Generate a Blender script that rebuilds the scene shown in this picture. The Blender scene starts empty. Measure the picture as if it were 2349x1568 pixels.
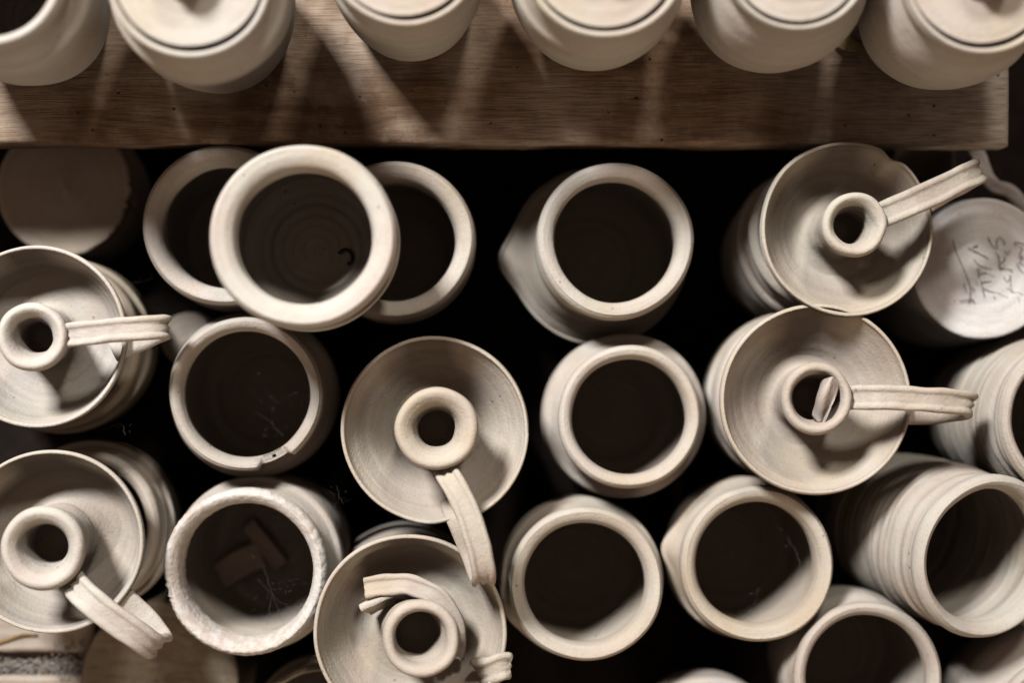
import bpy, math, random
from mathutils import Vector, Matrix, noise, Quaternion

SC = bpy.context.scene
COL = SC.collection
random.seed(7)

# ------------------------------------------------------------------ camera
W, H = 2349.0, 1568.0                 # measuring frame of the photograph
FOC, SENS = 50.0, 36.0
F = FOC / SENS * W                    # focal length in measuring pixels
CAMZ = 1.07
cd = bpy.data.cameras.new('camera')
cd.lens, cd.sensor_width = FOC, SENS
cd.clip_start, cd.clip_end = 0.05, 50
cam = bpy.data.objects.new('camera', cd)
COL.objects.link(cam)
NAD = (1060.0, 890.0)                 # where plumb lines meet
nad = Vector(((NAD[0] - W / 2) / F, -(NAD[1] - H / 2) / F, -1)).normalized()
Q = nad.rotation_difference(Vector((0, 0, -1)))
cam.rotation_mode = 'QUATERNION'
cam.rotation_quaternion = Q
cam.location = (0, 0, CAMZ)
cd.dof.use_dof = True
cd.dof.focus_distance = 0.877
cd.dof.aperture_fstop = 1.6
SC.camera = cam
QM = Q.to_matrix()
CAM = Vector((0, 0, CAMZ))


def at(u, v, z):
    """point of the place that is seen at measuring pixel (u, v) at height z"""
    d = QM @ Vector(((u - W / 2) / F, -(v - H / 2) / F, -1))
    t = (z - CAMZ) / d.z
    return CAM + d * t


def sz(px, z):
    return px * (CAMZ - z) / F


# ------------------------------------------------------------------ light
world = bpy.data.worlds.new('World')
SC.world = world
world.use_nodes = True
bg = world.node_tree.nodes['Background']
bg.inputs[0].default_value = (1.0, 0.71, 0.54, 1)
bg.inputs[1].default_value = 0.175
SC.view_settings.view_transform = 'Standard'
SC.view_settings.look = 'None'
SC.view_settings.exposure = 0.0
SC.view_settings.gamma = 1.0
SC.cycles.max_bounces = 4
SC.cycles.diffuse_bounces = 0
SC.cycles.glossy_bounces = 2
SC.cycles.sample_clamp_indirect = 4


def area(name, loc, target, size, sy, power, col):
    l = bpy.data.lights.new(name, 'AREA')
    l.shape = 'RECTANGLE'
    l.size, l.size_y, l.energy, l.color = size, sy, power, col
    o = bpy.data.objects.new(name, l)
    COL.objects.link(o)
    o.location = loc
    o.rotation_mode = 'QUATERNION'
    o.rotation_quaternion = (Vector(target) - Vector(loc)).to_track_quat('-Z', 'Y')
    return o


area('window_light', (-1.2, 1.74, 2.25), (0.0, 0, 0.15), 0.52, 0.52, 140, (1.0, 0.985, 0.975))
area('second_window_light', (0.42, 1.55, 1.75), (0.05, 0, 0.15), 0.26, 0.3, 17, (1.0, 0.93, 0.83))
area('room_light', (0.25, -2.2, 0.75), (0, 0, 0.2), 1.0, 0.3, 12, (1.0, 0.80, 0.58))

# ------------------------------------------------------------------ materials
def nt(name):
    m = bpy.data.materials.new(name)
    m.use_nodes = True
    t = m.node_tree
    return m, t, t.nodes['Principled BSDF']


def N(t, typ, **kw):
    n = t.nodes.new(typ)
    for k, v in kw.items():
        setattr(n, k, v)
    return n


def link(t, a, b):
    t.links.new(a, b)


def math_(t, op, a, b=None, c=None):
    n = N(t, 'ShaderNodeMath', operation=op)
    for i, x in enumerate((a, b, c)):
        if x is None:
            continue
        if isinstance(x, (int, float)):
            n.inputs[i].default_value = x
        else:
            link(t, x, n.inputs[i])
    return n.outputs[0]


def mix(t, fac, a, b, blend='MIX'):
    n = N(t, 'ShaderNodeMix', data_type='RGBA', blend_type=blend)
    n.clamp_factor = True
    for s, x in ((n.inputs[0], fac), (n.inputs[6], a), (n.inputs[7], b)):
        if isinstance(x, (int, float)):
            s.default_value = x
        elif isinstance(x, tuple):
            s.default_value = (*x, 1)
        else:
            link(t, x, s)
    return n.outputs[2]


def noise_(t, vec, scale, detail=3, rough=0.55):
    n = N(t, 'ShaderNodeTexNoise')
    n.inputs['Scale'].default_value = scale
    n.inputs['Detail'].default_value = detail
    n.inputs['Roughness'].default_value = rough
    if vec is not None:
        link(t, vec, n.inputs['Vector'])
    return n.outputs['Fac']


def ramp(t, x, lo, hi, a=0.0, b=1.0):
    n = N(t, 'ShaderNodeMapRange')
    n.inputs[1].default_value, n.inputs[2].default_value = lo, hi
    n.inputs[3].default_value, n.inputs[4].default_value = a, b
    link(t, x, n.inputs[0])
    return n.outputs[0]


def clay_material(name, base, pink, ochre, rough_chalk=0.0, scratch=0.0):
    m, t, p = nt(name)
    tc = N(t, 'ShaderNodeTexCoord').outputs['Object']
    oi = N(t, 'ShaderNodeObjectInfo')
    off = N(t, 'ShaderNodeVectorMath', operation='SCALE')
    link(t, oi.outputs['Location'], off.inputs[0])
    off.inputs['Scale'].default_value = 9.0
    add = N(t, 'ShaderNodeVectorMath', operation='ADD')
    link(t, tc, add.inputs[0]); link(t, off.outputs[0], add.inputs[1])
    v = add.outputs[0]
    # throwing lines: stretched round the axis
    sep = N(t, 'ShaderNodeSeparateXYZ'); link(t, tc, sep.inputs[0])
    r2 = math_(t, 'SQRT', math_(t, 'ADD', math_(t, 'MULTIPLY', sep.outputs[0], sep.outputs[0]),
                                math_(t, 'MULTIPLY', sep.outputs[1], sep.outputs[1])))
    comb = N(t, 'ShaderNodeCombineXYZ')
    link(t, math_(t, 'MULTIPLY', sep.outputs[0], 14.0), comb.inputs[0])
    link(t, math_(t, 'MULTIPLY', sep.outputs[1], 14.0), comb.inputs[1])
    link(t, math_(t, 'ADD', math_(t, 'MULTIPLY', sep.outputs[2], 420.0), math_(t, 'MULTIPLY', r2, 330.0)), comb.inputs[2])
    ladd = N(t, 'ShaderNodeVectorMath', operation='ADD')
    link(t, comb.outputs[0], ladd.inputs[0]); link(t, off.outputs[0], ladd.inputs[1])
    lines = noise_(t, ladd.outputs[0], 1.0, 3, 0.6)
    bc = N(t, 'ShaderNodeVectorMath', operation='MULTIPLY_ADD')
    link(t, comb.outputs[0], bc.inputs[0]); bc.inputs[1].default_value = (0.8, 0.8, 0.34); link(t, off.outputs[0], bc.inputs[2])
    bands = noise_(t, bc.outputs[0], 1.0, 4, 0.62)
    n1 = noise_(t, v, 26, 4)
    n2 = noise_(t, v, 14, 3)
    n3 = noise_(t, v, 120, 4, 0.65)
    fineg = noise_(t, v, 620, 3, 0.7)
    c = mix(t, ramp(t, n1, 0.40, 0.62), base, pink)
    c = mix(t, ramp(t, n2, 0.50, 0.70, 0, 0.7), c, ochre)
    c = mix(t, ramp(t, lines, 0.42, 0.75, 0.0, 0.13), c, (0.27, 0.235, 0.19))
    c = mix(t, ramp(t, bands, 0.45, 0.68, 0.0, 0.27), c, (0.36, 0.30, 0.25))
    c = mix(t, ramp(t, bands, 0.42, 0.28, 0.0, 0.25), c, (0.60, 0.585, 0.55))
    c = mix(t, ramp(t, n3, 0.5, 0.75, 0, 0.22), c, (0.58, 0.55, 0.50))
    c = mix(t, ramp(t, fineg, 0.52, 0.72, 0, 0.28), c, (0.33, 0.28, 0.225))
    # dark and rusty grit
    vo = N(t, 'ShaderNodeTexVoronoi'); vo.inputs['Scale'].default_value = 210
    link(t, v, vo.inputs['Vector'])
    vs = N(t, 'ShaderNodeSeparateColor'); link(t, vo.outputs['Color'], vs.inputs[0])
    spot = math_(t, 'MULTIPLY', ramp(t, vo.outputs['Distance'], 0.06, 0.20, 0.85, 0), ramp(t, vs.outputs[0], 0.945, 0.957))
    gritc = mix(t, ramp(t, vs.outputs[1], 0.6, 0.7), (0.09, 0.075, 0.06), (0.36, 0.17, 0.07))
    c = mix(t, spot, c, gritc)
    c = mix(t, 1.0, c, oi.outputs['Color'], 'MULTIPLY')  # part tint: clay tone plus light falloff painted in, left to right
    h = math_(t, 'ADD', math_(t, 'MULTIPLY', lines, 0.22), math_(t, 'MULTIPLY', bands, 0.6))
    h = math_(t, 'ADD', h, math_(t, 'MULTIPLY', noise_(t, v, 90, 4, 0.6), 0.7))
    h = math_(t, 'ADD', h, math_(t, 'MULTIPLY', fineg, 0.5))
    h = math_(t, 'ADD', h, math_(t, 'MULTIPLY', spot, -0.35))
    if rough_chalk:
        h = math_(t, 'ADD', h, math_(t, 'MULTIPLY', noise_(t, v, 260, 5, 0.7), rough_chalk))
        c = mix(t, ramp(t, noise_(t, v, 180, 4, 0.7), 0.42, 0.62, 0, 0.55), c, (0.74, 0.72, 0.69))
    if scratch:
        mp = N(t, 'ShaderNodeMapping'); mp.inputs['Rotation'].default_value = (0, 0, 0.65)
        mp.inputs['Scale'].default_value = (60, 260, 60)
        link(t, tc, mp.inputs[0])
        s = noise_(t, mp.outputs[0], 1.0, 3, 0.6)
        c = mix(t, ramp(t, s, 0.45, 0.7, 0, scratch), c, (0.08, 0.062, 0.04))
        h = math_(t, 'ADD', h, math_(t, 'MULTIPLY', s, -0.8))
    b = N(t, 'ShaderNodeBump')
    b.inputs['Strength'].default_value = 0.75
    b.inputs['Distance'].default_value = 0.0011
    link(t, h, b.inputs['Height'])
    link(t, b.outputs[0], p.inputs['Normal'])
    link(t, c, p.inputs['Base Color'])
    p.inputs['Roughness'].default_value = 0.8
    p.inputs['Specular IOR Level'].default_value = 0.18
    return m


CLAY = clay_material('raw_clay', (0.55, 0.52, 0.475), (0.52, 0.455, 0.415), (0.50, 0.425, 0.325))
CHALK = clay_material('chalky_clay', (0.60, 0.57, 0.53), (0.55, 0.47, 0.42), (0.52, 0.45, 0.36), rough_chalk=0.9)
SCRAPED = clay_material('scraped_clay', (0.33, 0.275, 0.195), (0.30, 0.245, 0.18), (0.28, 0.225, 0.145), scratch=0.3)  # darker brown clay with scratch lines


def wood_material(name, dark, mid, pale, sc=1.0):
    m, t, p = nt(name)
    tc = N(t, 'ShaderNodeTexCoord').outputs['Object']
    mp = N(t, 'ShaderNodeMapping'); mp.inputs['Scale'].default_value = (7 * sc, 150 * sc, 120)
    link(t, tc, mp.inputs[0])
    warp = N(t, 'ShaderNodeTexNoise'); warp.inputs['Scale'].default_value = 6
    link(t, tc, warp.inputs['Vector'])
    ad = N(t, 'ShaderNodeVectorMath', operation='MULTIPLY_ADD')
    link(t, warp.outputs['Color'], ad.inputs[0]); ad.inputs[1].default_value = (2, 6, 0)
    link(t, mp.outputs[0], ad.inputs[2])
    g = noise_(t, ad.outputs[0], 1.0, 5, 0.62)
    mp2 = N(t, 'ShaderNodeMapping'); mp2.inputs['Scale'].default_value = (55 * sc, 1150 * sc, 300)
    link(t, tc, mp2.inputs[0])
    fine = noise_(t, mp2.outputs[0], 1.0, 3, 0.6)
    blot = noise_(t, tc, 11, 4)
    c = mix(t, ramp(t, g, 0.33, 0.62), dark, mid)
    c = mix(t, ramp(t, blot, 0.42, 0.68, 0, 0.8), c, pale)
    c = mix(t, ramp(t, fine, 0.46, 0.62, 0, 0.5), c, dark)
    dust = noise_(t, tc, 42, 6, 0.7)
    c = mix(t, ramp(t, dust, 0.5, 0.66, 0, 0.5), c, pale)
    c = mix(t, ramp(t, dust, 0.46, 0.34, 0, 0.5), c, dark)
    sepw = N(t, 'ShaderNodeSeparateXYZ'); link(t, tc, sepw.inputs[0])
    worn_lit_end = math_(t, 'ADD', ramp(t, sepw.outputs[0], 0.28, 0.45), math_(t, 'MULTIPLY', math_(t, 'SUBTRACT', blot, 0.5), 0.9))  # weathered right end, also paled in place of light reaching it
    c = mix(t, ramp(t, worn_lit_end, 0.0, 1.0, 0, 0.8 if sc == 1.0 else 0), c, mix(t, ramp(t, fine, 0.4, 0.65), (0.52, 0.49, 0.45), (0.26, 0.21, 0.17)))
    vo = N(t, 'ShaderNodeTexVoronoi'); vo.inputs['Scale'].default_value = 120
    link(t, tc, vo.inputs['Vector'])
    vs = N(t, 'ShaderNodeSeparateColor'); link(t, vo.outputs['Color'], vs.inputs[0])
    spot = math_(t, 'MULTIPLY', ramp(t, vo.outputs['Distance'], 0.05, 0.16, 1, 0), ramp(t, vs.outputs[0], 0.80, 0.82))
    c = mix(t, spot, c, (0.02, 0.014, 0.01))
    h = math_(t, 'ADD', math_(t, 'MULTIPLY', g, 1.0), math_(t, 'MULTIPLY', fine, 0.6))
    h = math_(t, 'SUBTRACT', h, spot)
    b = N(t, 'ShaderNodeBump'); b.inputs['Strength'].default_value = 0.8; b.inputs['Distance'].default_value = 0.0012
    link(t, h, b.inputs['Height']); link(t, b.outputs[0], p.inputs['Normal'])
    link(t, c, p.inputs['Base Color'])
    p.inputs['Roughness'].default_value = 0.7
    p.inputs['Specular IOR Level'].default_value = 0.25
    return m


WOOD = wood_material('worn_brown_wood', (0.11, 0.06, 0.033), (0.26, 0.165, 0.10), (0.45, 0.35, 0.265))
PALEWOOD = wood_material('pale_dusty_wood', (0.42, 0.34, 0.27), (0.50, 0.42, 0.35), (0.52, 0.46, 0.40), 1.3)


def plain(name, col, rough=0.8):
    m, t, p = nt(name)
    tc = N(t, 'ShaderNodeTexCoord').outputs['Object']
    n = noise_(t, tc, 60, 4)
    link(t, mix(t, ramp(t, n, 0.35, 0.65), tuple(x * 0.6 for x in col), col), p.inputs['Base Color'])
    p.inputs['Roughness'].default_value = rough
    p.inputs['Specular IOR Level'].default_value = 0.1
    return m


SHELFMAT = plain('dusty_shade_dark_shelf', (0.018, 0.013, 0.011), 0.95)  # dusty wood; near-black colour also carries the shade between the pots
INK = plain('pencil_line', (0.19, 0.19, 0.19), 0.7)
WEB = plain('cobweb_silk', (0.12, 0.115, 0.11), 0.8)


def crumb_material():
    m, t, p = nt('crumbled_clay_and_glaze')
    oi = N(t, 'ShaderNodeNewGeometry')
    cr = N(t, 'ShaderNodeValToRGB')
    e = cr.color_ramp.elements
    e[0].position, e[0].color = 0.0, (0.40, 0.36, 0.31, 1)
    e[1].position, e[1].color = 1.0, (0.52, 0.34, 0.18, 1)
    for pos, c in ((0.35, (0.50, 0.46, 0.42, 1)), (0.6, (0.28, 0.24, 0.21, 1)), (0.72, (0.10, 0.15, 0.15, 1)), (0.82, (0.42, 0.38, 0.36, 1))):
        el = e.new(pos); el.color = c
    link(t, oi.outputs['Random Per Island'], cr.inputs[0])
    link(t, cr.outputs[0], p.inputs['Base Color'])
    p.inputs['Roughness'].default_value = 0.9
    return m


CRUMB = crumb_material()

# ------------------------------------------------------------------ mesh helpers
def mesh_obj(name, verts, faces, mat, parent=None, loc=(0, 0, 0), smooth=True, tint=(1, 1, 1)):
    me = bpy.data.meshes.new(name)
    me.from_pydata([tuple(v) for v in verts], [], faces)
    me.update()
    if smooth:
        me.polygons.foreach_set('use_smooth', [True] * len(me.polygons))
    me.materials.append(mat)
    o = bpy.data.objects.new(name, me)
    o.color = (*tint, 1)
    COL.objects.link(o)
    o.location = loc
    if parent is not None:
        o.parent = parent
    return o


def thing(name, label, cat, loc, group=None):
    o = bpy.data.objects.new(name, None)
    o.empty_display_size = 0.02
    COL.objects.link(o)
    o.location = loc
    tag(o, label, cat, group)
    return o


def tag(o, label, cat, group=None):
    o['label'], o['category'] = label, cat
    if group:
        o['group'] = group
    return o


def spline(pts, n):
    """Catmull-Rom through pts (tuples of any length), n samples"""
    P = [Vector(p) for p in pts]
    P = [P[0] * 2 - P[1]] + P + [P[-1] * 2 - P[-2]]
    L = [0.0]
    for i in range(1, len(P) - 2):
        L.append(L[-1] + (P[i + 1] - P[i]).length)
    out = []
    for k in range(n):
        s = L[-1] * k / (n - 1)
        i = 0
        while i < len(L) - 2 and s > L[i + 1]:
            i += 1
        seg = L[i + 1] - L[i]
        u = 0 if seg < 1e-12 else (s - L[i]) / seg
        a, b, c, d = P[i], P[i + 1], P[i + 2], P[i + 3]
        out.append(0.5 * ((2 * b) + (c - a) * u + (2 * a - 5 * b + 4 * c - d) * u * u + (3 * b - a - 3 * c + d) * u ** 3))
    return out


def lathe(prof, seg, fn=None, close0=False, close1=False):
    """prof: list of Vector (r, z); fn(theta, r, z) -> (r, z)"""
    verts, faces = [], []
    n = len(prof)
    for i, q in enumerate(prof):
        for k in range(seg):
            th = 2 * math.pi * k / seg
            r, z = q[0], q[1]
            if fn:
                r, z = fn(th, r, z)
            verts.append((r * math.cos(th), r * math.sin(th), z))
    for i in range(n - 1):
        for k in range(seg):
            a, b = i * seg + k, i * seg + (k + 1) % seg
            faces.append((a, b, b + seg, a + seg))
    if close0:
        verts.append((0, 0, prof[0][1]))
        c = len(verts) - 1
        for k in range(seg):
            faces.append((c, (k + 1) % seg, k))
    if close1:
        verts.append((0, 0, prof[-1][1]))
        c = len(verts) - 1
        o = (n - 1) * seg
        for k in range(seg):
            faces.append((c, o + k, o + (k + 1) % seg))
    return verts, faces


def wobble(seed, amp=0.006, rings=0.0005, tilt=0.0006, extra=None):
    rnd = random.Random(seed)
    ph = [rnd.uniform(0, 6.28) for _ in range(6)]
    sx = seed * 3.7

    def fn(th, r, z):
        k = 1 + amp * math.cos(2 * th + ph[0]) + amp * 0.5 * math.cos(3 * th + ph[1]) + amp * 0.25 * math.cos(5 * th + ph[2])
        zz = z + tilt * math.cos(2 * th + ph[3]) + tilt * 0.5 * math.cos(3 * th + ph[4])
        spiral = z * 260 + th / 6.283 + r * 120
        rr = r * k
        if r > 0.004:
            rr += rings * noise.noise((spiral * 0.9, sx, 0)) + rings * 1.2 * noise.noise((math.cos(th) * 1.5 + sx, math.sin(th) * 1.5, z * 60))
            zz += rings * 0.7 * noise.noise((r * 260 + th / 6.283, sx + 9, 3)) if r < 0.9 else 0
        if extra:
            rr, zz = extra(th, rr, zz)
        return rr, zz
    return fn


def adiff(a, b):
    return (a - b + math.pi) % (2 * math.pi) - math.pi


SHELF = 0.052      # height of the shelf the pots stand on
FOOT = []          # (name, x, y, radius, z0, z1) for a clearance check

# ------------------------------------------------------------------ jars
def jar(label, rim, r_px, z, h, op=0.77, belly=1.05, foot=0.78, neck=0.93, roll=0.012, tint=(1, 1, 1), seed=1, base=None,
        group=None, mat=None, spout=None, extra=None, lid=None, seg=112, name='clay_jar', cat='jar', shoulder=0.72, ledge=False, rings=0.0004, spout_rim=False, mid=None, rim_mat=None):
    """an upright pot: rim seen round measuring pixel `rim` with outer radius r_px, rim at height z, pot height h"""
    mat = mat or CLAY
    if z - h < 0.03:
        h = z - SHELF - 0.0005
    R = sz(r_px, z)
    top = at(rim[0], rim[1], z)
    z0 = z - h
    bot = Vector((top.x, top.y, z0)) if base is None else at(base[0], base[1], z0)
    t = thing(name, label, cat, bot, group)
    ax = (top - bot)
    t.rotation_mode = 'QUATERNION'
    t.rotation_quaternion = Vector((0, 0, 1)).rotation_difference(ax.normalized())
    hh = ax.length
    bR = R * belly
    nR = R * neck
    oR = R * op
    ro = roll

    def sp(th, rr, zz):
        if spout:
            a0, wd, am = spout[:3]
            d = adiff(th, a0)
            f = math.exp(-(d / wd) ** 2) * max(0.0, min(1.0, (zz - hh * 0.5) / (hh * 0.25)))
            if len(spout) > 3:
                f = math.exp(-(d / wd) ** 2) * math.exp(-((zz / hh - spout[3]) / spout[4]) ** 2) * (1 if rr > R * 0.8 else 0)
            elif not spout_rim:
                f *= max(0.0, min(1.0, (hh - ro * 1.1 - zz) / 0.014))
            rr += am * R * f
        if rings > 0.001 and 0.006 < zz < hh - ro and rr > R * 0.6:
            rr += 0.00026 * math.sin(zz * 6.283 / 0.0062 + th) * (0.6 + noise.noise((zz * 70, seed, 0)))
        if extra:
            rr, zz = extra(th, rr, zz, R, hh)
        return rr, zz
    fn = wobble(seed, extra=sp, rings=rings)
    opts = [(R * foot * 0.93, 0.0005), (R * foot, 0.003), (R * (foot + (belly - foot) * 0.55), hh * 0.22), (bR * 0.985, hh * 0.46),
                    (bR, hh * shoulder), ((bR * 0.55 + nR * 0.45), hh - ro * 1.9 - 0.003), (nR, hh - ro - 0.002), (nR * 0.995, hh - ro)]
    if mid:
        opts[5:6] = [(nR * a, hh * b) for a, b in mid]
    outer = spline(opts, 120 if rings > 0.001 else 46)
    iw = 0.004
    inner = spline([(oR * 1.005, hh - ro * 1.15), (max(oR * 1.02, min(oR * 1.09, nR - 0.003)), hh - ro * 1.8), (max(bR - iw, oR * 1.04), hh * (shoulder + 0.02)), (bR * 0.97 - iw, hh * 0.45),
                    (R * (foot + (belly - foot) * 0.5) - iw, hh * 0.2), (R * foot * 0.88, 0.014), (R * foot * 0.76, 0.0085)]
                   + [(R * foot * (0.68 - 0.075 * k), 0.0080 + 0.0015 * (k % 2)) for k in range(8)] + [(R * 0.045, 0.0095), (R * 0.012, 0.0105)], 84)
    v1, f1 = lathe(outer, seg, fn, close0=True)
    v2, f2 = lathe(inner, seg, fn, close1=True)
    n1 = len(v1)
    mesh_obj('body', v1 + v2, f1 + [tuple(i + n1 for i in f) for f in f2], mat, t, tint=tint)
    if ledge:
        rp = [(nR * 0.99, hh - ro - 0.0015), (R * 0.975, hh - ro * 0.95), (R, hh - ro * 0.6), (R * 0.992, hh - ro * 0.22), (R * 0.965, hh), (R * 0.93, hh - 0.0006),
              (R * 0.905, hh - 0.003), (R * 0.90, hh - 0.0075), (R * 0.85, hh - 0.0085), (oR, hh - 0.010), (oR * 0.99, hh - ro * 1.3)]
    else:
        rp = [(nR * 0.985, hh - ro - 0.0015), (R * 0.955, hh - ro * 1.0), (R * 0.993, hh - ro * 0.78), (R, hh - ro * 0.5), (R * 0.985, hh - ro * 0.2),
              (R * 0.945, hh - ro * 0.02), (R * (0.35 + 0.6 * 0.93 + 0.04) , hh), ((R * 0.4 + oR * 0.6), hh - ro * 0.10), (oR * 1.035, hh - ro * 0.35),
              (oR * 1.0, hh - ro * 0.8), (oR * 1.008, hh - ro * 1.4)]
        if op > 0.86:
            rp[6] = (R * 0.93, hh)
    rv, rf = lathe(spline(rp, 36), seg, fn)
    mesh_obj('rim', rv, rf, rim_mat or mat, t, tint=tint)
    if lid:
        kx, kr, kh = lid[0], lid[1], lid[2]
        lr = R * 0.885
        lo = Vector((-0.0005, 0.0010, 0))
        lfn = wobble(seed + 50, amp=0.003, rings=0.0004)
        lp = spline([(lr * 0.9, hh - 0.0085), (lr * 0.985, hh - 0.006), (lr, hh - 0.0035), (lr * 0.985, hh - 0.0018), (lr * 0.9, hh - 0.0016),
                     (lr * 0.6, hh - 0.0006), (lr * 0.35, hh + 0.0008), (kr * 1.25, hh + 0.0016)], 40)
        lv, lf = lathe(lp, seg, lfn, close0=True, close1=True)
        lidob = mesh_obj('lid', [Vector(q) + lo for q in lv], lf, mat, t, tint=tuple(c * 1.0 for c in tint))
        kp = spline([(kr * 1.25, hh + 0.0012), (kr * 0.82, hh + 0.004), (kr * 0.72, hh + kh * 0.45), (kr, hh + kh * 0.75), (kr * 0.95, hh + kh * 0.95), (kr * 0.5, hh + kh), (kr * 0.05, hh + kh)], 26)
        kv, kf = lathe(kp, 48, wobble(seed + 80, amp=0.02, rings=0.0002), close1=True)
        mesh_obj('knob', [Vector(q) + lo + Vector((kx, 0, 0)) for q in kv], kf, mat, lidob, tint=tint)
    FOOT.append((label[:34], (bot.x + top.x) / 2, (bot.y + top.y) / 2, bR, z0, z))
    return t


OPEN = 'open clay jars standing on the shelf'
LIDDED = 'lidded jars on the wooden board'


# ------------------------------------------------------------------ strap (handles, broken pieces)
def strap_mesh(pts, width, thick, n=40, vertical=0.0, seed=0, taper=(1, 1), groove=True, frayed=0.0006):
    P = spline(pts, n)
    prof = []
    # cross-section: w across, h thickness; two grooves along the upper face
    xs = [-0.5, -0.47, -0.36, -0.25, -0.15, 0.0, 0.15, 0.25, 0.36, 0.47, 0.5]
    hs = [0.0, 0.34, 0.5, 0.36, 0.12, 0.40, 0.12, 0.36, 0.5, 0.34, 0.0] if groove else [0, .34, .5, .5, .5, .5, .5, .5, .5, .34, 0]
    for x, h in zip(xs, hs):
        prof.append((x, h))
    for x, h in ((0.47, -0.36), (0.3, -0.5), (0.0, -0.5), (-0.3, -0.5), (-0.47, -0.36)):
        prof.append((x, h))
    m = len(prof)
    verts, faces = [], []
    pw = None
    for i in range(n):
        a, b = P[max(0, i - 1)], P[min(n - 1, i + 1)]
        tg = (b - a).normalized()
        hz = Vector((tg.x, tg.y, 0))
        w = Vector((-tg.y, tg.x, 0))
        if pw is None:
            w.normalize()
        else:
            if w.length < 0.25:
                w = pw.copy()
            else:
                w.normalize()
                if w.dot(pw) < 0:
                    w = -w
                w = (w * 0.5 + pw * 0.5)
            w = (w - tg * w.dot(tg)).normalized()
        pw = w.copy()
        nrm = tg.cross(w).normalized()
        if i == 0:
            sgn = 1 if nrm.z > 0 else -1
        nrm = nrm * sgn
        wv, nv = w, nrm
        if vertical:
            q = Quaternion(tg, vertical)
            wv, nv = q @ w, q @ nrm
        u = i / (n - 1)
        k = taper[0] * (1 - u) + taper[1] * u
        for (x, h) in prof:
            jit = noise.noise((P[i].x * 90 + seed, P[i].y * 90 + x * 3, P[i].z * 90 + h)) * frayed
            verts.append(P[i] + wv * (x * width * k) + nv * (h * thick) + nv * jit + wv * jit)
    for i in range(n - 1):
        for k in range(m):
            faces.append((i * m + k, i * m + (k + 1) % m, (i + 1) * m + (k + 1) % m, (i + 1) * m + k))
    for o, rev in ((0, False), ((n - 1) * m, True)):
        c = len(verts)
        verts.append(sum((verts[o + k] for k in range(m)), Vector()) / m + Vector((random.uniform(-1, 1), random.uniform(-1, 1), 0)) * 0.0005)
        for k in range(m):
            f = (c, o + (k + 1) % m, o + k)
            faces.append(f[::-1] if rev else f)
    return verts, faces


# ------------------------------------------------------------------ chambersticks
CHAMB = 'clay candle holders set out to dry'


def holder(label, rim, r_px, z, sock, handle, w_px=57, depth=0.034, flat=0.62, tint=(1, 1, 1), seed=1, hole=0.47, stub=None, extra=None, hthick=0.0062):
    """dish with rim round pixel `rim` at height z; sock = (u, v, r_px, z) of the candle socket's mouth"""
    R = sz(r_px, z)
    c = at(rim[0], rim[1], z)
    zf = z - depth
    base = Vector((c.x, c.y, zf - 0.007))
    t = thing('candle_holder', label, 'candle holder', base, CHAMB)
    d = depth + 0.007
    inner = [(0.004, 0.007), (R * 0.3, 0.0068), (R * flat * 0.82, 0.0072), (R * flat, 0.0095), (R * (flat + (1 - flat) * 0.52), d * 0.55), (R * 0.945, d - 0.004), (R * 0.957, d - 0.0008),
             (R * 0.978, d), (R * 0.996, d - 0.001), (R, d - 0.004), (R * 0.985, d - 0.008), (R * (flat + (1 - flat) * 0.6), d * 0.45), (R * flat * 1.02, 0.0015), (R * flat * 0.9, 0.0)]

    def ex(th, rr, zz):
        if extra and rr > R * 0.8:
            rr, zz = extra(th, rr, zz, R, d)
        return rr, zz
    v, f = lathe(spline(inner, 74), 128, wobble(seed, amp=0.007, rings=0.0005, tilt=0.0007, extra=ex), close0=True, close1=True)
    mesh_obj('dish', v, f, CLAY, t, tint=tint)
    # candle socket
    su, sv, sr, szz = sock
    top = at(su, sv, szz) - base
    r = sz(sr, szz)
    zt = top.z
    fl = 0.0065
    hr = r * hole
    sp = [(r * 1.45, fl), (r * 1.12, fl + 0.002), (r * 0.9, fl + 0.008), (r * 0.84, fl + (zt - fl) * 0.45), (r * 0.9, zt - 0.013), (r * 0.98, zt - 0.008), (r, zt - 0.005), (r * 0.97, zt - 0.0018), (r * 0.87, zt),
          (r * 0.76, zt - 0.0012), (r * (0.3 + hole * 0.65), zt - 0.005), (hr * 1.08, zt - 0.011), (hr, zt - 0.018), (hr * 0.95, zt - 0.035), (hr * 0.6, max(0.008, zt - 0.043))]

    def shear(q):
        k = max(0.0, (q[2] - fl) / (zt - fl))
        return (q[0] + top.x * k, q[1] + top.y * k, q[2])
    v, f = lathe(spline(sp, 60), 72, wobble(seed + 20, amp=0.012, rings=0.0005, tilt=0.0005), close1=True)
    mesh_obj('candle_socket', [shear(q) for q in v], f, CLAY, t, tint=tint)
    if handle:
        pts = [at(*p) - base for p in handle]
        w = sz(w_px, z + 0.01)
        v, f = strap_mesh(pts, w, hthick, n=60, seed=seed)
        mesh_obj('handle', v, f, CLAY, t, tint=tint)
    if stub:
        pts = [at(*p) - base for p in stub]
        v, f = strap_mesh(pts, sz(w_px, z), 0.007, n=14, seed=seed, taper=(1.15, 0.95), frayed=0.0012)
        mesh_obj('handle_stub', v, f, CLAY, t, tint=tint)
    FOOT.append((label[:34], c.x, c.y, R * 0.95, zf, z))
    return t, base


# =================================================================== SETTING
mesh_obj('shelf', [(-1.2, -1.0, SHELF), (1.2, -1.0, SHELF), (1.2, 1.0, SHELF), (-1.2, 1.0, SHELF)], [(0, 1, 2, 3)], SHELFMAT, smooth=False)['kind'] = 'structure'

# wooden board carrying the lidded jars
ZB = 0.176
BT = 0.021


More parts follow.
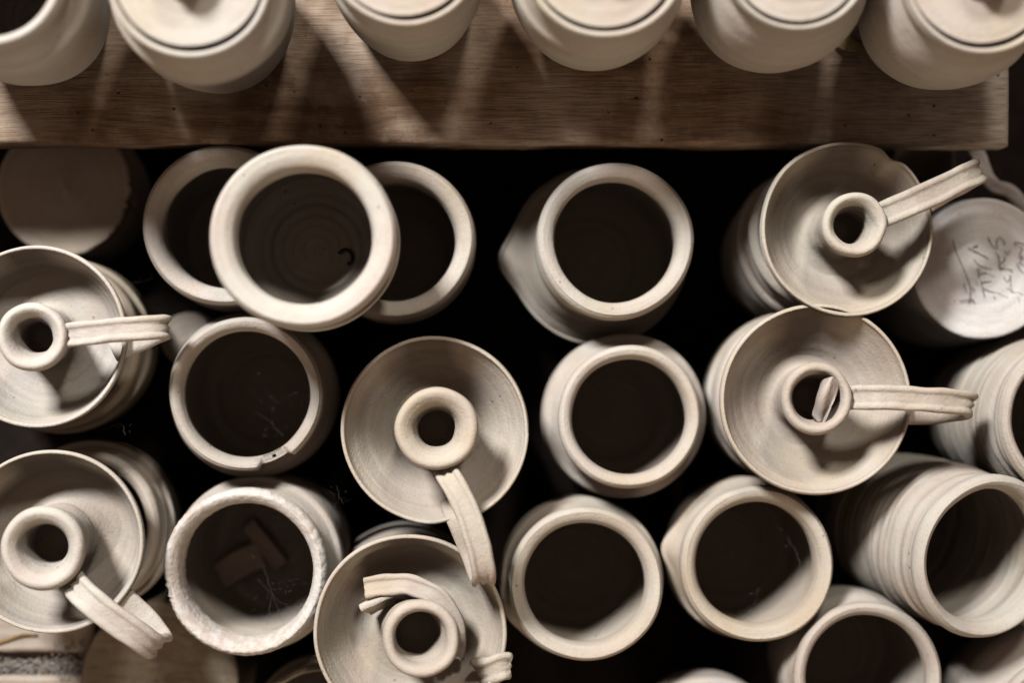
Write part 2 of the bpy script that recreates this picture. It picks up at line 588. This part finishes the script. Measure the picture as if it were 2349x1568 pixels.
def plank(name, label, u0v0, u1v1, z, thick, depth, mat, seed, mess=0.0008, kind=None, n=420, endx=None):
    a, b = at(u0v0[0], u0v0[1], z), at(u1v1[0], u1v1[1], z)
    base = Vector(((a.x + b.x) / 2, (a.y + b.y) / 2, z - thick))
    ln = (b - a)
    ux = Vector((ln.x, ln.y, 0)).normalized()
    uy = Vector((-ux.y, ux.x, 0))
    L = ln.length
    ch = 0.0022
    sec = [(0, 0), (0, thick * 0.5), (0, thick - ch), (ch * 0.4, thick - ch * 0.3), (ch * 1.3, thick)]
    m_y = 16
    for k in range(1, m_y):
        sec.append((ch * 1.3 + (depth - 2 * ch) * (k / m_y) ** 1.4, thick))
    sec += [(depth - ch, thick), (depth, thick - ch), (depth, 0)]
    ms = len(sec)
    verts, faces = [], []
    for i in range(n + 1):
        x = -L / 2 + L * i / n
        e = min(1.0, (L / 2 - x) / 0.003)
        for j, (y, zz) in enumerate(sec):
            j1 = noise.noise((x * 22, seed, zz * 50)) * mess + noise.noise((x * 160, seed + 5, zz * 120)) * mess * 0.5
            edge = 1.0 if y < 0.004 else 0.25
            dz = noise.noise((x * 12, y * 60, seed)) * 0.0008 + noise.noise((x * 50, y * 420, seed + 2)) * 0.0005
            xx = x + (noise.noise((y * 60, seed + 8, zz * 40)) * 0.0016 + noise.noise((y * 300, seed + 8, zz * 90)) * 0.0008 if i in (0, n) else 0)
            verts.append(ux * xx + uy * (y + j1 * edge) + Vector((0, 0, zz + (dz if zz > 0 else 0) - (0.0018 * (1 - e) if zz > thick * 0.8 else 0))))
    for i in range(n):
        for k in range(ms - 1):
            faces.append((i * ms + k, i * ms + k + 1, (i + 1) * ms + k + 1, (i + 1) * ms + k))
        faces.append((i * ms + ms - 1, i * ms, (i + 1) * ms, (i + 1) * ms + ms - 1))
    faces.append(tuple(range(ms))[::-1])
    faces.append(tuple(n * ms + k for k in range(ms)))
    verts = [Vector((q.x, q.y, q.z)) for q in verts]
    o = mesh_obj(name, verts, faces, mat, loc=base, smooth=False)
    me = o.data
    me.polygons.foreach_set('use_smooth', [True] * (len(me.polygons) - 2) + [False, False])
    if kind:
        o['kind'] = kind
    else:
        tag(o, label, 'board')
    return o


plank('wooden_board', 'worn brown wooden board holding the row of lidded jars', (-900, 325), (2316, 333), ZB, BT, 0.32, WOOD, 3)

# =================================================================== JARS ON THE BOARD
JZ = ZB + 0.118
cool, warm, grey = (1.05, 1.05, 1.05), (0.97, 0.95, 0.91), (0.93, 0.93, 0.92)  # pot tints mix clay tone with the light's left-to-right falloff put into colour
jar('open jar without a lid at the left end of the wooden board', (-36, -76), 189, JZ, 0.118, op=0.80, belly=1.12, foot=0.86, roll=0.013, tint=cool, seed=11, group=LIDDED)
jar('lidded jar with the whitest lid, next to the open jar on the board', (434, -61), 196, JZ, 0.118, op=0.8, belly=1.10, foot=0.87, ledge=True, lid=(-0.001, 0.0125, 0.017), tint=(1.08, 1.09, 1.08), seed=12, group=LIDDED)
jar('smallest lidded jar on the board, lid touching only the picture edge', (925, -124), 188, JZ - 0.006, 0.112, op=0.8, belly=1.02, foot=0.86, ledge=True, lid=(0, 0.0115, 0.016), tint=(1.04, 1.02, 0.97), seed=13, group=LIDDED)
jar('lidded jar with a broad cream lid in the middle of the board', (1387, -105), 197, JZ, 0.118, op=0.8, belly=1.08, foot=0.74, ledge=True, lid=(0, 0.012, 0.017), tint=(1.03, 1.0, 0.94), seed=14, group=LIDDED)
jar('narrow necked lidded jar with a stepped shoulder on the board', (1832, -98), 174, JZ, 0.118, op=0.8, belly=1.23, foot=0.86, neck=0.97, ledge=True, lid=(0, 0.0115, 0.016), tint=warm, seed=15, group=LIDDED, shoulder=0.62)
jar('lidded jar with a knob at the right end of the board', (2254, -57), 187, JZ, 0.118, op=0.8, belly=1.15, foot=0.8, neck=0.96, ledge=True, lid=(0.001, 0.0125, 0.016), tint=warm, seed=16, group=LIDDED, shoulder=0.64)

# =================================================================== OPEN JARS
jar('open jar partly hidden under the left side of the highest jar', (513, 516), 188, 0.17, 0.168, op=0.755, belly=1.02, tint=(1.06, 1.06, 1.05), seed=21, group=OPEN, roll=0.016)
hi = jar('highest open jar, resting across the rims of two others', (694, 541), 215, 0.262, 0.090, op=0.725, belly=1.0, foot=0.8, tint=(1.08, 1.08, 1.05), seed=22, group=OPEN, roll=0.014)
jar('open jar partly hidden under the right side of the highest jar', (903, 550), 187, 0.17, 0.168, op=0.745, belly=1.0, tint=(1.02, 1.0, 0.95), seed=23, group=OPEN, roll=0.018)
jar('open jug with a double ridged rim and a lug low on its wide belly', (1415, 550), 184, 0.176, 0.174, op=0.775, belly=1.2, foot=1.0, tint=(1.0, 0.99, 0.95), seed=24, group=OPEN, roll=0.010, shoulder=0.42, mid=((0.99, 0.64), (1.04, 0.74), (1.05, 0.83)), spout=(math.radians(184), 0.24, 0.165, 0.42, 0.13), base=(1345, 612), name='clay_jug', cat='jug')


def chip(th, rr, zz, R, hh):
    d = adiff(th, math.radians(-66))
    if abs(d) < 0.24 and zz > hh - 0.016:
        e = min(1.0, (0.24 - abs(d)) / 0.03)
        cut = hh - 0.0058 - 0.001 * noise.noise((th * 22, 1, 1)) + d * 0.004
        zz = zz - max(0.0, zz - cut) * e
        if rr > R * 0.9:
            rr -= 0.004 * e
    return rr, zz


jar('open jar with a piece chipped out of its rim', (563, 905), 176, 0.17, 0.168, op=0.82, belly=1.12, foot=0.82, tint=(0.97, 0.94, 0.90), seed=25, group=OPEN, roll=0.009, extra=chip)
jar('open jar with smooth round shoulders left of the shard filled candle holder', (1446, 957), 166, 0.17, 0.168, op=0.80, belly=1.18, foot=0.85, tint=(1.04, 1.02, 0.99), seed=26, group=OPEN, roll=0.012)


def crumbly(th, rr, zz, R, hh):
    if zz > hh - 0.02 and rr > R * 0.74:
        g = noise.noise((math.cos(th) * 26, math.sin(th) * 26, rr * 420)) * 0.0005 + noise.noise((math.cos(th) * 60, math.sin(th) * 60, rr * 900)) * 0.0004
        zz += g
        rr += g * 0.6
        d = adiff(th, math.radians(193))
        if abs(d) < 0.34 and rr > R * 0.93:
            rr -= 0.0022 * (1 - abs(d) / 0.34) * (0.6 + noise.noise((th * 30, 0, 0)))
    return rr, zz


jar('open jar with a rough crumbling chalky white rim', (557, 1317), 192, 0.17, 0.168, op=0.805, belly=1.07, foot=0.84, tint=(1.03, 1.02, 1.0), seed=27, group=OPEN, roll=0.014, extra=crumbly, rim_mat=CHALK, seg=224, base=(660, 1240))
jar('open jar crossed inside by a long slanting cobweb thread', (1345, 1343), 178, 0.17, 0.168, op=0.785, belly=1.08, foot=0.8, tint=(1.0, 0.97, 0.90), seed=28, group=OPEN, roll=0.013, spout=(math.radians(205), 0.2, 0.06))
jar('open jar with a pinched pouring lip touching the lowest right candle holder', (1740, 1297), 180, 0.17, 0.168, op=0.785, belly=1.06, foot=0.8, tint=(0.98, 0.93, 0.85), seed=29, group=OPEN, roll=0.014, spout=(math.radians(172), 0.2, 0.13))
jar('tall ribbed jar leaning outward at the right edge of the picture', (2274, 1283), 192, 0.19, 0.185, op=0.815, belly=1.0, foot=0.85, tint=(0.92, 0.91, 0.87), seed=30, group=OPEN, roll=0.012, base=(1985, 1178), shoulder=0.75, rings=0.0011)
jar('ribbed jar cut by the right picture edge beside a strap handle', (2480, 965), 190, 0.19, 0.185, op=0.82, belly=1.02, foot=0.85, tint=(0.92, 0.90, 0.86), seed=31, group=OPEN, roll=0.010, base=(2250, 945), rings=0.0011)
jar('open jar at the bottom edge below the jar with the pinched lip', (1994, 1556), 172, 0.17, 0.168, op=0.815, belly=1.06, foot=0.82, tint=(0.93, 0.90, 0.86), seed=32, group=OPEN, roll=0.010)
jar('jar shoulder in the bottom right corner of the picture', (2455, 1690), 180, 0.17, 0.168, op=0.82, belly=1.3, foot=0.9, tint=(0.92, 0.92, 0.90), seed=33, group=OPEN, roll=0.010)
jar('jar with only the top of its rim showing at the bottom edge', (1650, 1766), 178, 0.165, 0.163, op=0.80, belly=1.04, tint=(0.98, 0.98, 0.97), seed=34, group=OPEN)
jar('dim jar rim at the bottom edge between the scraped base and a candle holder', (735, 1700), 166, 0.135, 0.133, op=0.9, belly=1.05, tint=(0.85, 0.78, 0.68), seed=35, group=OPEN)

# lower pots glimpsed underneath
LOW = 'lower jars glimpsed underneath'
jar('wide ringed jar under the candle holder at the left edge of the picture', (116, 790), 200, 0.146, 0.144, op=0.8, belly=1.03, foot=0.8, tint=(1.0, 0.94, 0.82), seed=43, group=LOW)
jar('round shouldered jar under the candle holder above the pale planks', (185, 1215), 178, 0.142, 0.140, op=0.8, belly=1.1, foot=0.8, tint=(1.0, 0.96, 0.9), seed=44, group=LOW)
jar('jar hidden under the middle candle holder', (1005, 985), 170, 0.145, 0.143, op=0.8, belly=1.05, seed=45, group=LOW)
jar('tall ribbed jar under the upper right candle holder', (1900, 535), 182, 0.152, 0.150, op=0.8, belly=1.04, foot=0.9, tint=(0.95, 0.94, 0.9), seed=46, group=LOW, base=(1800, 608), rings=0.0011)
jar('jar under the shard filled candle holder', (1838, 912), 200, 0.150, 0.148, op=0.8, belly=1.02, foot=0.8, tint=(0.98, 0.96, 0.93), seed=47, group=LOW, base=(1768, 916))
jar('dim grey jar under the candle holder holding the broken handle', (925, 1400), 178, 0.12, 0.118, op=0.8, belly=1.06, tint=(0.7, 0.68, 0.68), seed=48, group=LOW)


# overturned pots showing their flat bases
def upturned(label, c_uv, r_px, z, h, mat, tint, seed, ragged=None):
    h = z - SHELF - 0.0005
    R = sz(r_px, z)
    c = at(c_uv[0], c_uv[1], z)
    t = thing('upturned_pot', label, 'pot', (c.x, c.y, z - h), 'upturned pots showing their flat bases')

    def ex(th, rr, zz):
        if ragged and rr > R * 0.9 and zz > h - 0.012:
            d = adiff(th, math.radians(ragged))
            if abs(d) < 0.9:
                rr -= abs(noise.noise((th * 7, 2, seed))) * 0.007 * (1 - abs(d) / 0.9) + abs(noise.noise((th * 21, 2, seed))) * 0.002
        return rr, zz
    body = spline([(R * 1.06, 0), (R * 1.06, h * 0.3), (R * 1.03, h * 0.7), (R * 1.01, h - 0.006), (R, h - 0.0025)], 24)
    v, f = lathe(body, 112, wobble(seed, extra=ex))
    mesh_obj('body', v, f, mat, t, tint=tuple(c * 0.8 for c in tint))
    cap = spline([(R * 1.0, h - 0.0035), (R * 0.995, h - 0.001), (R * 0.975, h), (R * 0.7, h - 0.0004), (R * 0.4, h - 0.0006), (0.002, h - 0.0006)], 30)
    v, f = lathe(cap, 112, wobble(seed, extra=ex), close1=True)
    b = mesh_obj('flat_base', v, f, mat, t, tint=tint)
    FOOT.append((label[:34], c.x, c.y, R * 1.1, z - h, z))
    return t, (c.x, c.y, z - h), b


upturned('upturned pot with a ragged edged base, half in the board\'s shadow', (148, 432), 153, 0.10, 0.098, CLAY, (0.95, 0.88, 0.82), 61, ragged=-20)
wt, wbase, wcap = upturned('upturned pot with pencil writing on its pale base', (2256, 617), 165, 0.15, 0.148, CLAY, (1.3, 1.36, 1.45), 62)
upturned('upturned pot with a dark brown scraped base beside the pale planks', (366, 1562), 178, 0.108, 0.106, SCRAPED, (1, 1, 1), 63)

upturned('small pale upturned pot behind the upper left of the jar with the chipped rim', (428, 779), 60, 0.078, 0.123, CLAY, (1.1, 1.06, 1.02), 64)
# pencil writing on the pale base
def ribbon(strokes, width, z, origin, u_off=(0, 0)):
    verts, faces = [], []
    for st in strokes:
        P = spline([at(u, v, z) - Vector(origin) for u, v in st], max(6, 5 * len(st)))
        o = len(verts)
        for i, p in enumerate(P):
            tg = (P[min(i + 1, len(P) - 1)] - P[max(0, i - 1)])
            tg.z = 0
            tg.normalize()
            w = Vector((-tg.y, tg.x, 0)) * width * (0.75 + 0.5 * noise.noise((p.x * 300, p.y * 300, 0)))
            verts += [p + w, p - w, p + w * 0.6 + Vector((0, 0, 0.0002)), p - w * 0.6 + Vector((0, 0, 0.0002))]
        for i in range(len(P) - 1):
            a, b = o + 4 * i, o + 4 * i + 4
            faces += [(a, b, b + 2, a + 2), (a + 2, b + 2, b + 3, a + 3), (a + 3, b + 3, b + 1, a + 1)]
    return verts, faces


def Z4(x, y):      # picture 4 of the close look at the base -> measuring pixel
    return ((3050 + x * 255 / 1428) / 1.40698, (740 + y * 280 / 1568) / 1.40698)


STK = [[(140, 190), (200, 400), (320, 680), (420, 900), (460, 1060), (455, 1230), (430, 1350)], [(460, 1250), (540, 1330)], [(170, 1300), (190, 1290)], [(260, 1300), (400, 1285), (520, 1275)],
       [(340, 970), (400, 1150)], [(480, 1040), (530, 1090), (500, 1130)],
       [(420, 340), (520, 390), (660, 460), (790, 530)], [(500, 330), (590, 290), (560, 330)],
       [(520, 540), (600, 640), (700, 690), (850, 720)], [(590, 700), (620, 860)], [(620, 850), (640, 790), (740, 800), (900, 870)], [(650, 930), (720, 1240)], [(670, 960), (840, 950)],
       [(680, 1060), (820, 1130), (960, 1160), (1060, 1210), (1180, 1260)], [(560, 930), (600, 1010)], [(880, 1220), (910, 1270)],
       [(780, 130), (840, 270), (910, 330), (960, 340)], [(950, 330), (940, 200), (980, 150), (1050, 190), (1090, 270)], [(1080, 380), (1110, 430), (1150, 440), (1170, 390)],
       [(910, 420), (960, 470), (980, 560), (970, 680)], [(1080, 500), (1080, 560), (1010, 620), (990, 700), (1100, 660)], [(980, 710), (1090, 720), (1210, 740), (1210, 790)],
       [(1060, 850), (1120, 960), (1190, 860), (1160, 840)], [(1190, 900), (1190, 1050), (1230, 1150)], [(1120, 1060), (1200, 1130), (1290, 1210), (1340, 1300), (1340, 1410)], [(1190, 1230), (1190, 1400)],
       [(1220, 1140), (1320, 1150), (1428, 1200)],
       [(1250, 230), (1290, 300), (1370, 320), (1390, 380), (1330, 450)], [(1260, 230), (1380, 250), (1430, 280)], [(1340, 480), (1410, 500), (1370, 560), (1340, 600), (1420, 640)],
       [(1300, 620), (1350, 720), (1420, 800)], [(1340, 500), (1400, 510)], [(1450, 560), (1480, 700), (1460, 800)], [(1500, 600), (1560, 720), (1540, 840)], [(1460, 330), (1530, 420), (1500, 480)]]
v, f = ribbon([[Z4(*q) for q in s] for s in STK], 0.00034, 0.15 + 0.0002, wbase)
mesh_obj('pencil_writing', v, f, INK, wt, smooth=False)

# =================================================================== CANDLE HOLDERS
def lump(a, w, am):
    def ex(th, rr, zz, R, d):
        q = adiff(th, math.radians(a))
        e = math.exp(-(q / w) ** 2)
        return rr + am * e, zz
    return ex


zt = 0.216
holder('candle holder with strap handle at the left edge beside the ragged base', (79, 772), 208, 0.188, (72, 773, 79, 0.208),
       [(138, 773, 0.199), (190, 766, 0.2055), (270, 757, 0.207), (345, 752, 0.204), (380, 752, 0.196), (370, 758, 0.183), (315, 780, 0.179), (258, 806, 0.180)],
       w_px=56, flat=0.72, tint=(1.10, 1.11, 1.10), seed=71)
holder('candle holder whose handle reaches over the scraped brown base', (114, 1244), 209, 0.188, (95, 1261, 95, 0.212),
       [(160, 1330, 0.198), (195, 1368, 0.207), (245, 1410, 0.210), (310, 1455, 0.207), (352, 1484, 0.198), (366, 1470, 0.184), (325, 1418, 0.180), (272, 1370, 0.182)],
       w_px=64, flat=0.74, tint=(1.04, 1.03, 1.0), seed=72, hole=0.5)
holder('middle candle holder whose handle hangs over the dish with broken pieces', (998, 988), 216, 0.188, (1002, 984, 96, 0.216),
       [(1017, 1072, 0.203), (1038, 1108, 0.212), (1068, 1165, 0.216), (1095, 1245, 0.216), (1110, 1318, 0.210), (1106, 1330, 0.196), (1084, 1272, 0.186), (1056, 1205, 0.187), (1042, 1172, 0.182), (1036, 1150, 0.173)],
       w_px=56, flat=0.5, tint=(1.0, 0.96, 0.89), seed=73, hole=0.46, extra=lump(-80, 0.15, -0.002))
holder('candle holder with a clay shard stuck in its socket', (1874, 917), 222, 0.190, (1876, 915, 84, 0.210),
       [(1946, 914, 0.200), (1990, 912, 0.2065), (2060, 913, 0.209), (2150, 919, 0.2075), (2220, 926, 0.200), (2216, 934, 0.187), (2150, 945, 0.180), (2076, 948, 0.181)],
       w_px=58, flat=0.52, tint=(0.98, 0.94, 0.88), seed=74, hole=0.6)
holder('candle holder with straight handle pointing at the written base', (1946, 525), 203, 0.192, (1964, 514, 76, 0.212),
       [(2026, 492, 0.203), (2060, 478, 0.208), (2120, 452, 0.211), (2190, 418, 0.210), (2243, 393, 0.204), (2232, 400, 0.192), (2178, 428, 0.184), (2122, 462, 0.184)],
       w_px=62, flat=0.55, tint=(0.97, 0.94, 0.87), seed=75, hole=0.52, extra=lump(58, 0.10, -0.003))
d6, b6 = holder('candle holder dish with its handle snapped off and loose pieces inside', (940, 1453), 221, 0.186, (967, 1469, 89, 0.211), None,
                w_px=64, flat=0.66, tint=(1.0, 0.97, 0.90), seed=76, hole=0.6,
                stub=[(1100, 1545, 0.176), (1128, 1538, 0.185), (1150, 1530, 0.187), (1168, 1528, 0.184)])

# loose broken pieces
def piece(name, label, cat, pts, w, th, group=None, vertical=0.0, tint=(1, 1, 1), seed=0, n=30, frayed=0.001, taper=(1, 1), groove=True):
    P = [at(*p) for p in pts]
    base = sum(P, Vector()) / len(P)
    v, f = strap_mesh([p - base for p in P], w, th, n=n, vertical=vertical, seed=seed, frayed=frayed, taper=taper, groove=groove)
    return tag(mesh_obj(name, v, f, CLAY, loc=base, tint=tint), label, cat, group)


BR = 'broken handle pieces'
piece('broken_handle', 'curved broken handle hooked around a candle socket', 'broken handle',
      [(838, 1352, 0.176), (890, 1344, 0.178), (945, 1346, 0.180), (1000, 1372, 0.180), (1036, 1420, 0.178), (1046, 1470, 0.172), (1040, 1510, 0.166)], 0.0135, 0.007, BR, vertical=-0.35, tint=(1.0, 0.96, 0.92), seed=3, n=44)
piece('broken_handle', 'short broken strap propped between the hooked handle and the socket', 'broken handle',
      [(838, 1400, 0.170), (870, 1384, 0.172), (905, 1370, 0.172), (935, 1372, 0.168)], 0.017, 0.0062, BR, vertical=1.15, tint=(1.05, 1.02, 0.98), seed=4)
piece('broken_handle', 'broad broken strap lying inside the jar with the chalky rim', 'broken handle',
      [(505, 1325, SHELF + 0.018), (548, 1295, SHELF + 0.02), (600, 1272, SHELF + 0.016)], 0.020, 0.006, BR, tint=(1.5, 1.42, 1.36), seed=5)  # tint raised in place of light so the strap shows in the dark jar
piece('broken_handle', 'narrow broken strap near the back inside the chalky rimmed jar', 'broken handle',
      [(570, 1205, SHELF + 0.016), (605, 1245, SHELF + 0.019), (645, 1300, SHELF + 0.014)], 0.011, 0.006, BR, tint=(1.5, 1.42, 1.36), seed=6)  # colour brightened past the clay tone, standing in for missing light
piece('clay_shard', 'jagged clay shard standing in the socket of a candle holder', 'clay shard',
      [(1877, 964, 0.199), (1884, 940, 0.203), (1896, 905, 0.206), (1904, 874, 0.204)], 0.0085, 0.011, None, tint=(0.95, 0.9, 0.88), seed=8, n=14, frayed=0.0038, taper=(0.7, 1.1), groove=False, vertical=0.35)
piece('clay_curl', 'small dark curl of clay on the floor of the highest jar', 'clay curl',
      [(778, 582, 0.183), (790, 573, 0.184), (806, 580, 0.184), (808, 598, 0.183), (798, 606, 0.182)], 0.002, 0.002, None, tint=(0.12, 0.1, 0.1), seed=9)

# =================================================================== RUFFLED BOWLS under the board, upper right
def ruffled(label, c_uv, r_px, z, h, seed, amp, tint):
    h = z - SHELF - 0.0005
    R = sz(r_px, z)
    c = at(c_uv[0], c_uv[1], z)
    t = thing('ruffled_bowl', label, 'bowl', (c.x, c.y, z - h), 'ruffled bowls behind the board')

    def ex(th, rr, zz):
        k = max(0.0, (zz - h * 0.4) / (h * 0.6))
        s = math.sin(th * 7 + seed) + 0.5 * math.sin(th * 11 + seed * 2)
        return rr * (1 + amp * k * s), zz + 0.004 * k * math.cos(th * 7 + seed)
    pr = spline([(R * 0.42, 0), (R * 0.72, h * 0.35), (R * 0.9, h * 0.7), (R, h), (R * 0.975, h + 0.0015), (R * 0.95, h), (R * 0.84, h * 0.7), (R * 0.66, h * 0.38), (R * 0.35, 0.006), (0.003, 0.005)], 46)
    v, f = lathe(pr, 160, wobble(seed, extra=ex), close0=True, close1=True)
    mesh_obj('bowl', v, f, CLAY, t, tint=tint)
    return t


ruffled('dim bowl with a wavy rim half under the board behind the straight handle', (2122, 392), 76, 0.105, 0.06, 3, 0.07, (1.0, 0.95, 0.95))
piece('clay_strip', 'pale wavy strip of clay hanging below the right end of the board', 'clay strip',
      [(2222, 318, 0.112), (2246, 362, 0.116), (2262, 405, 0.118), (2284, 428, 0.117), (2312, 436, 0.115), (2336, 462, 0.113), (2362, 512, 0.108), (2380, 560, 0.1)], 0.0095, 0.003, None, vertical=0.5, tint=(0.95, 0.95, 0.98), seed=14, n=50, groove=False)

# =================================================================== PALE PLANKS AND CRUMBS, lower left
zp = 0.104
plank('pale_plank', 'pale dusty plank under the lower left candle holder', (-120, 1496), (215, 1500), zp, 0.02, 0.05, PALEWOOD, 21, n=80)
plank('pale_plank', 'pale plank in the bottom left corner below the crumbs', (-120, 1640), (206, 1640), zp - 0.004, 0.02, sz(84, zp - 0.004), PALEWOOD, 23, n=80)


def crumbs(name, cells, base, sizes, mat, seed, label_kind='stuff'):
    rnd = random.Random(seed)
    verts, faces = [], []
    for p, s in cells:
        o = len(verts)
        pts = [(1, 0, 0), (-1, 0, 0), (0, 1, 0), (0, -1, 0), (0, 0, 1), (0, 0, -1)]
        q = Quaternion((rnd.random(), rnd.random(), rnd.random()), rnd.uniform(0, 6))
        for a in pts:
            verts.append(p - base + q @ (Vector(a) * s * rnd.uniform(0.6, 1.3)))
        faces += [tuple(o + i for i in t3) for t3 in ((0, 2, 4), (2, 1, 4), (1, 3, 4), (3, 0, 4), (2, 0, 5), (1, 2, 5), (3, 1, 5), (0, 3, 5))]
    ob = mesh_obj(name, verts, faces, mat, loc=base, smooth=False)
    ob['kind'] = label_kind
    return ob


rnd = random.Random(5)
cells = []
for i in range(2600):
    u, v = rnd.uniform(-60, 215), rnd.gauss(1531, 15)
    if 1506 < v < 1570:
        cells.append((at(u, v, zp - 0.013 + rnd.random() * 0.006), rnd.choice((0.0004, 0.0006, 0.0008, 0.0008, 0.0012))))
for i in range(260):
    u = rnd.uniform(120, 215)
    cells.append((at(u, rnd.uniform(1470, 1560), zp + 0.0004), rnd.choice((0.0003, 0.0005, 0.0008))))
crumbs('crumbs', cells, at(80, 1530, zp - 0.012), None, CRUMB, 9)
mesh_obj('crumb_ledge', [at(-120, 1480, zp - 0.0125), at(215, 1480, zp - 0.0125), at(215, 1600, zp - 0.0125), at(-120, 1600, zp - 0.0125)], [(3, 2, 1, 0)], PALEWOOD, smooth=False)['kind'] = 'structure'
# dry stalk on the plank
P = [at(-10, 1478, zp + 0.001), at(25, 1466, zp + 0.0015), at(55, 1457, zp + 0.002), at(85, 1458, zp + 0.001)]
STRAW = plain('dry_straw', (0.42, 0.28, 0.11), 0.6)
b0 = P[1].copy()
v, f = strap_mesh([p - b0 for p in P], 0.0022, 0.0012, n=16, groove=False, frayed=0.0001, taper=(1, 0.4))
tag(mesh_obj('dry_stalk', v, f, STRAW, loc=b0), 'thin dry straw coloured stalk lying on the pale plank', 'stalk')
# a dry leaf crumb on the board
P = [at(1925, 88, ZB + 0.001), at(1945, 100, ZB + 0.004), at(1972, 108, ZB + 0.0015)]
b0 = P[1].copy()
LEAF = plain('dry_leaf', (0.36, 0.27, 0.13), 0.7)
v, f = strap_mesh([p - b0 for p in P], 0.011, 0.0008, n=14, groove=False, frayed=0.0006, taper=(1.1, 0.5))
tag(mesh_obj('clay_scrap', v, f, LEAF, loc=b0), 'thin tan scrap on the board between the two right hand lidded jars', 'scrap')

# =================================================================== COBWEBS
def cobweb(label, lines, z0, z1, seed, fuzz=0, spread=20):
    rnd = random.Random(seed)
    first = at(lines[0][0][0], lines[0][0][1], (z0 + z1) / 2)
    verts, faces = [], []

    def tube(P, r):
        o = len(verts)
        for i, p in enumerate(P):
            tg = (P[min(i + 1, len(P) - 1)] - P[max(0, i - 1)]).normalized()
            a = tg.cross(Vector((0, 0, 1)))
            a = a.normalized() if a.length > 1e-6 else Vector((1, 0, 0))
            b = tg.cross(a)
            for k in range(3):
                verts.append(p - first + (a * math.cos(k * 2.094) + b * math.sin(k * 2.094)) * r)
        for i in range(len(P) - 1):
            for k in range(3):
                faces.append((o + 3 * i + k, o + 3 * i + (k + 1) % 3, o + 3 * i + 3 + (k + 1) % 3, o + 3 * i + 3 + k))
    for ln in lines:
        n = len(ln)
        P = spline([at(u + rnd.uniform(-3, 3), v + rnd.uniform(-3, 3), z0 + (z1 - z0) * i / max(1, n - 1)) for i, (u, v) in enumerate(ln)], 6 * n)
        P = [p + Vector((rnd.uniform(-1, 1), rnd.uniform(-1, 1), rnd.uniform(-1, 1))) * 0.0005 for p in P]
        tube(P, 0.00008)
    for i in range(fuzz // 3):
        ln = rnd.choice(lines)
        u, v = rnd.choice(ln)
        u += rnd.gauss(0, spread); v += rnd.gauss(0, spread)
        z = z0 + (z1 - z0) * rnd.random()
        p0 = at(u, v, z)
        d = Vector((rnd.uniform(-1, 1), rnd.uniform(-1, 1), rnd.uniform(-.5, .5))) * rnd.uniform(0.001, 0.005)
        tube([p0, p0 + d * 0.5 + Vector((rnd.uniform(-1, 1), rnd.uniform(-1, 1), 0)) * 0.0008, p0 + d], rnd.choice((0.00004, 0.00006, 0.0001)))
    return tag(mesh_obj('cobweb', verts, faces, WEB, loc=first, smooth=False), label, 'cobweb', 'cobwebs in and between the pots')


cobweb('cobweb thread slanting across the jar beside the broken piece dish', [[(1368, 1460), (1405, 1415), (1440, 1385), (1480, 1360)], [(1405, 1415), (1430, 1380), (1452, 1385)]], 0.145, 0.16, 1, 40, 8)
cobweb('tangled cobweb at the back of the jar with the pinched lip', [[(1795, 1210), (1808, 1240), (1822, 1262), (1835, 1300)], [(1800, 1215), (1812, 1250)]], 0.12, 0.15, 2, 40, 7)
cobweb('small knot of cobweb low inside the jar with the pinched lip', [[(1695, 1400), (1708, 1420), (1720, 1405), (1702, 1432)], [(1720, 1405), (1740, 1345)]], 0.13, 0.155, 3, 60, 10)
cobweb('cobweb strung inside the jar with the crumbling rim', [[(592, 1330), (625, 1370), (660, 1390), (695, 1410)], [(625, 1370), (610, 1440)], [(640, 1340), (690, 1330)], [(600, 1300), (625, 1370), (650, 1440)]], 0.13, 0.15, 4, 120, 22)
cobweb('cloud of fine cobweb inside the jar with the chipped rim', [[(560, 930), (610, 960), (650, 1000)], [(600, 880), (640, 920), (680, 900)]], 0.11, 0.14, 5, 150, 38)
cobweb('cobweb between the chalky rimmed jar and the middle candle holder', [[(740, 1210), (760, 1170), (785, 1140)], [(772, 1120), (778, 1150)]], 0.14, 0.16, 6, 40, 14)
cobweb('short bright cobweb thread left of the jar under the highest one', [[(300, 652), (325, 648), (350, 640)]], 0.12, 0.15, 7, 6, 4)
cobweb('cobweb thread from the ringed jar down to the lower left candle holder', [[(270, 1040), (273, 1075), (276, 1110)], [(235, 985), (280, 975), (288, 1000)]], 0.16, 0.17, 8, 30, 16)
cobweb('cobweb thread spanning the dark gap left of the low bellied jug', [[(1085, 605), (1115, 604), (1145, 608)]], 0.12, 0.1, 9, 12, 14)

# clearance check
for i, a in enumerate(FOOT):
    for b in FOOT[i + 1:]:
        if min(a[5], b[5]) - max(a[4], b[4]) > 0.006:
            d = math.hypot(a[1] - b[1], a[2] - b[2])
            if d < (a[3] + b[3]) * 0.93:
                print('NEAR', a[0], '|', b[0], round(d, 3), round(a[3] + b[3], 3))
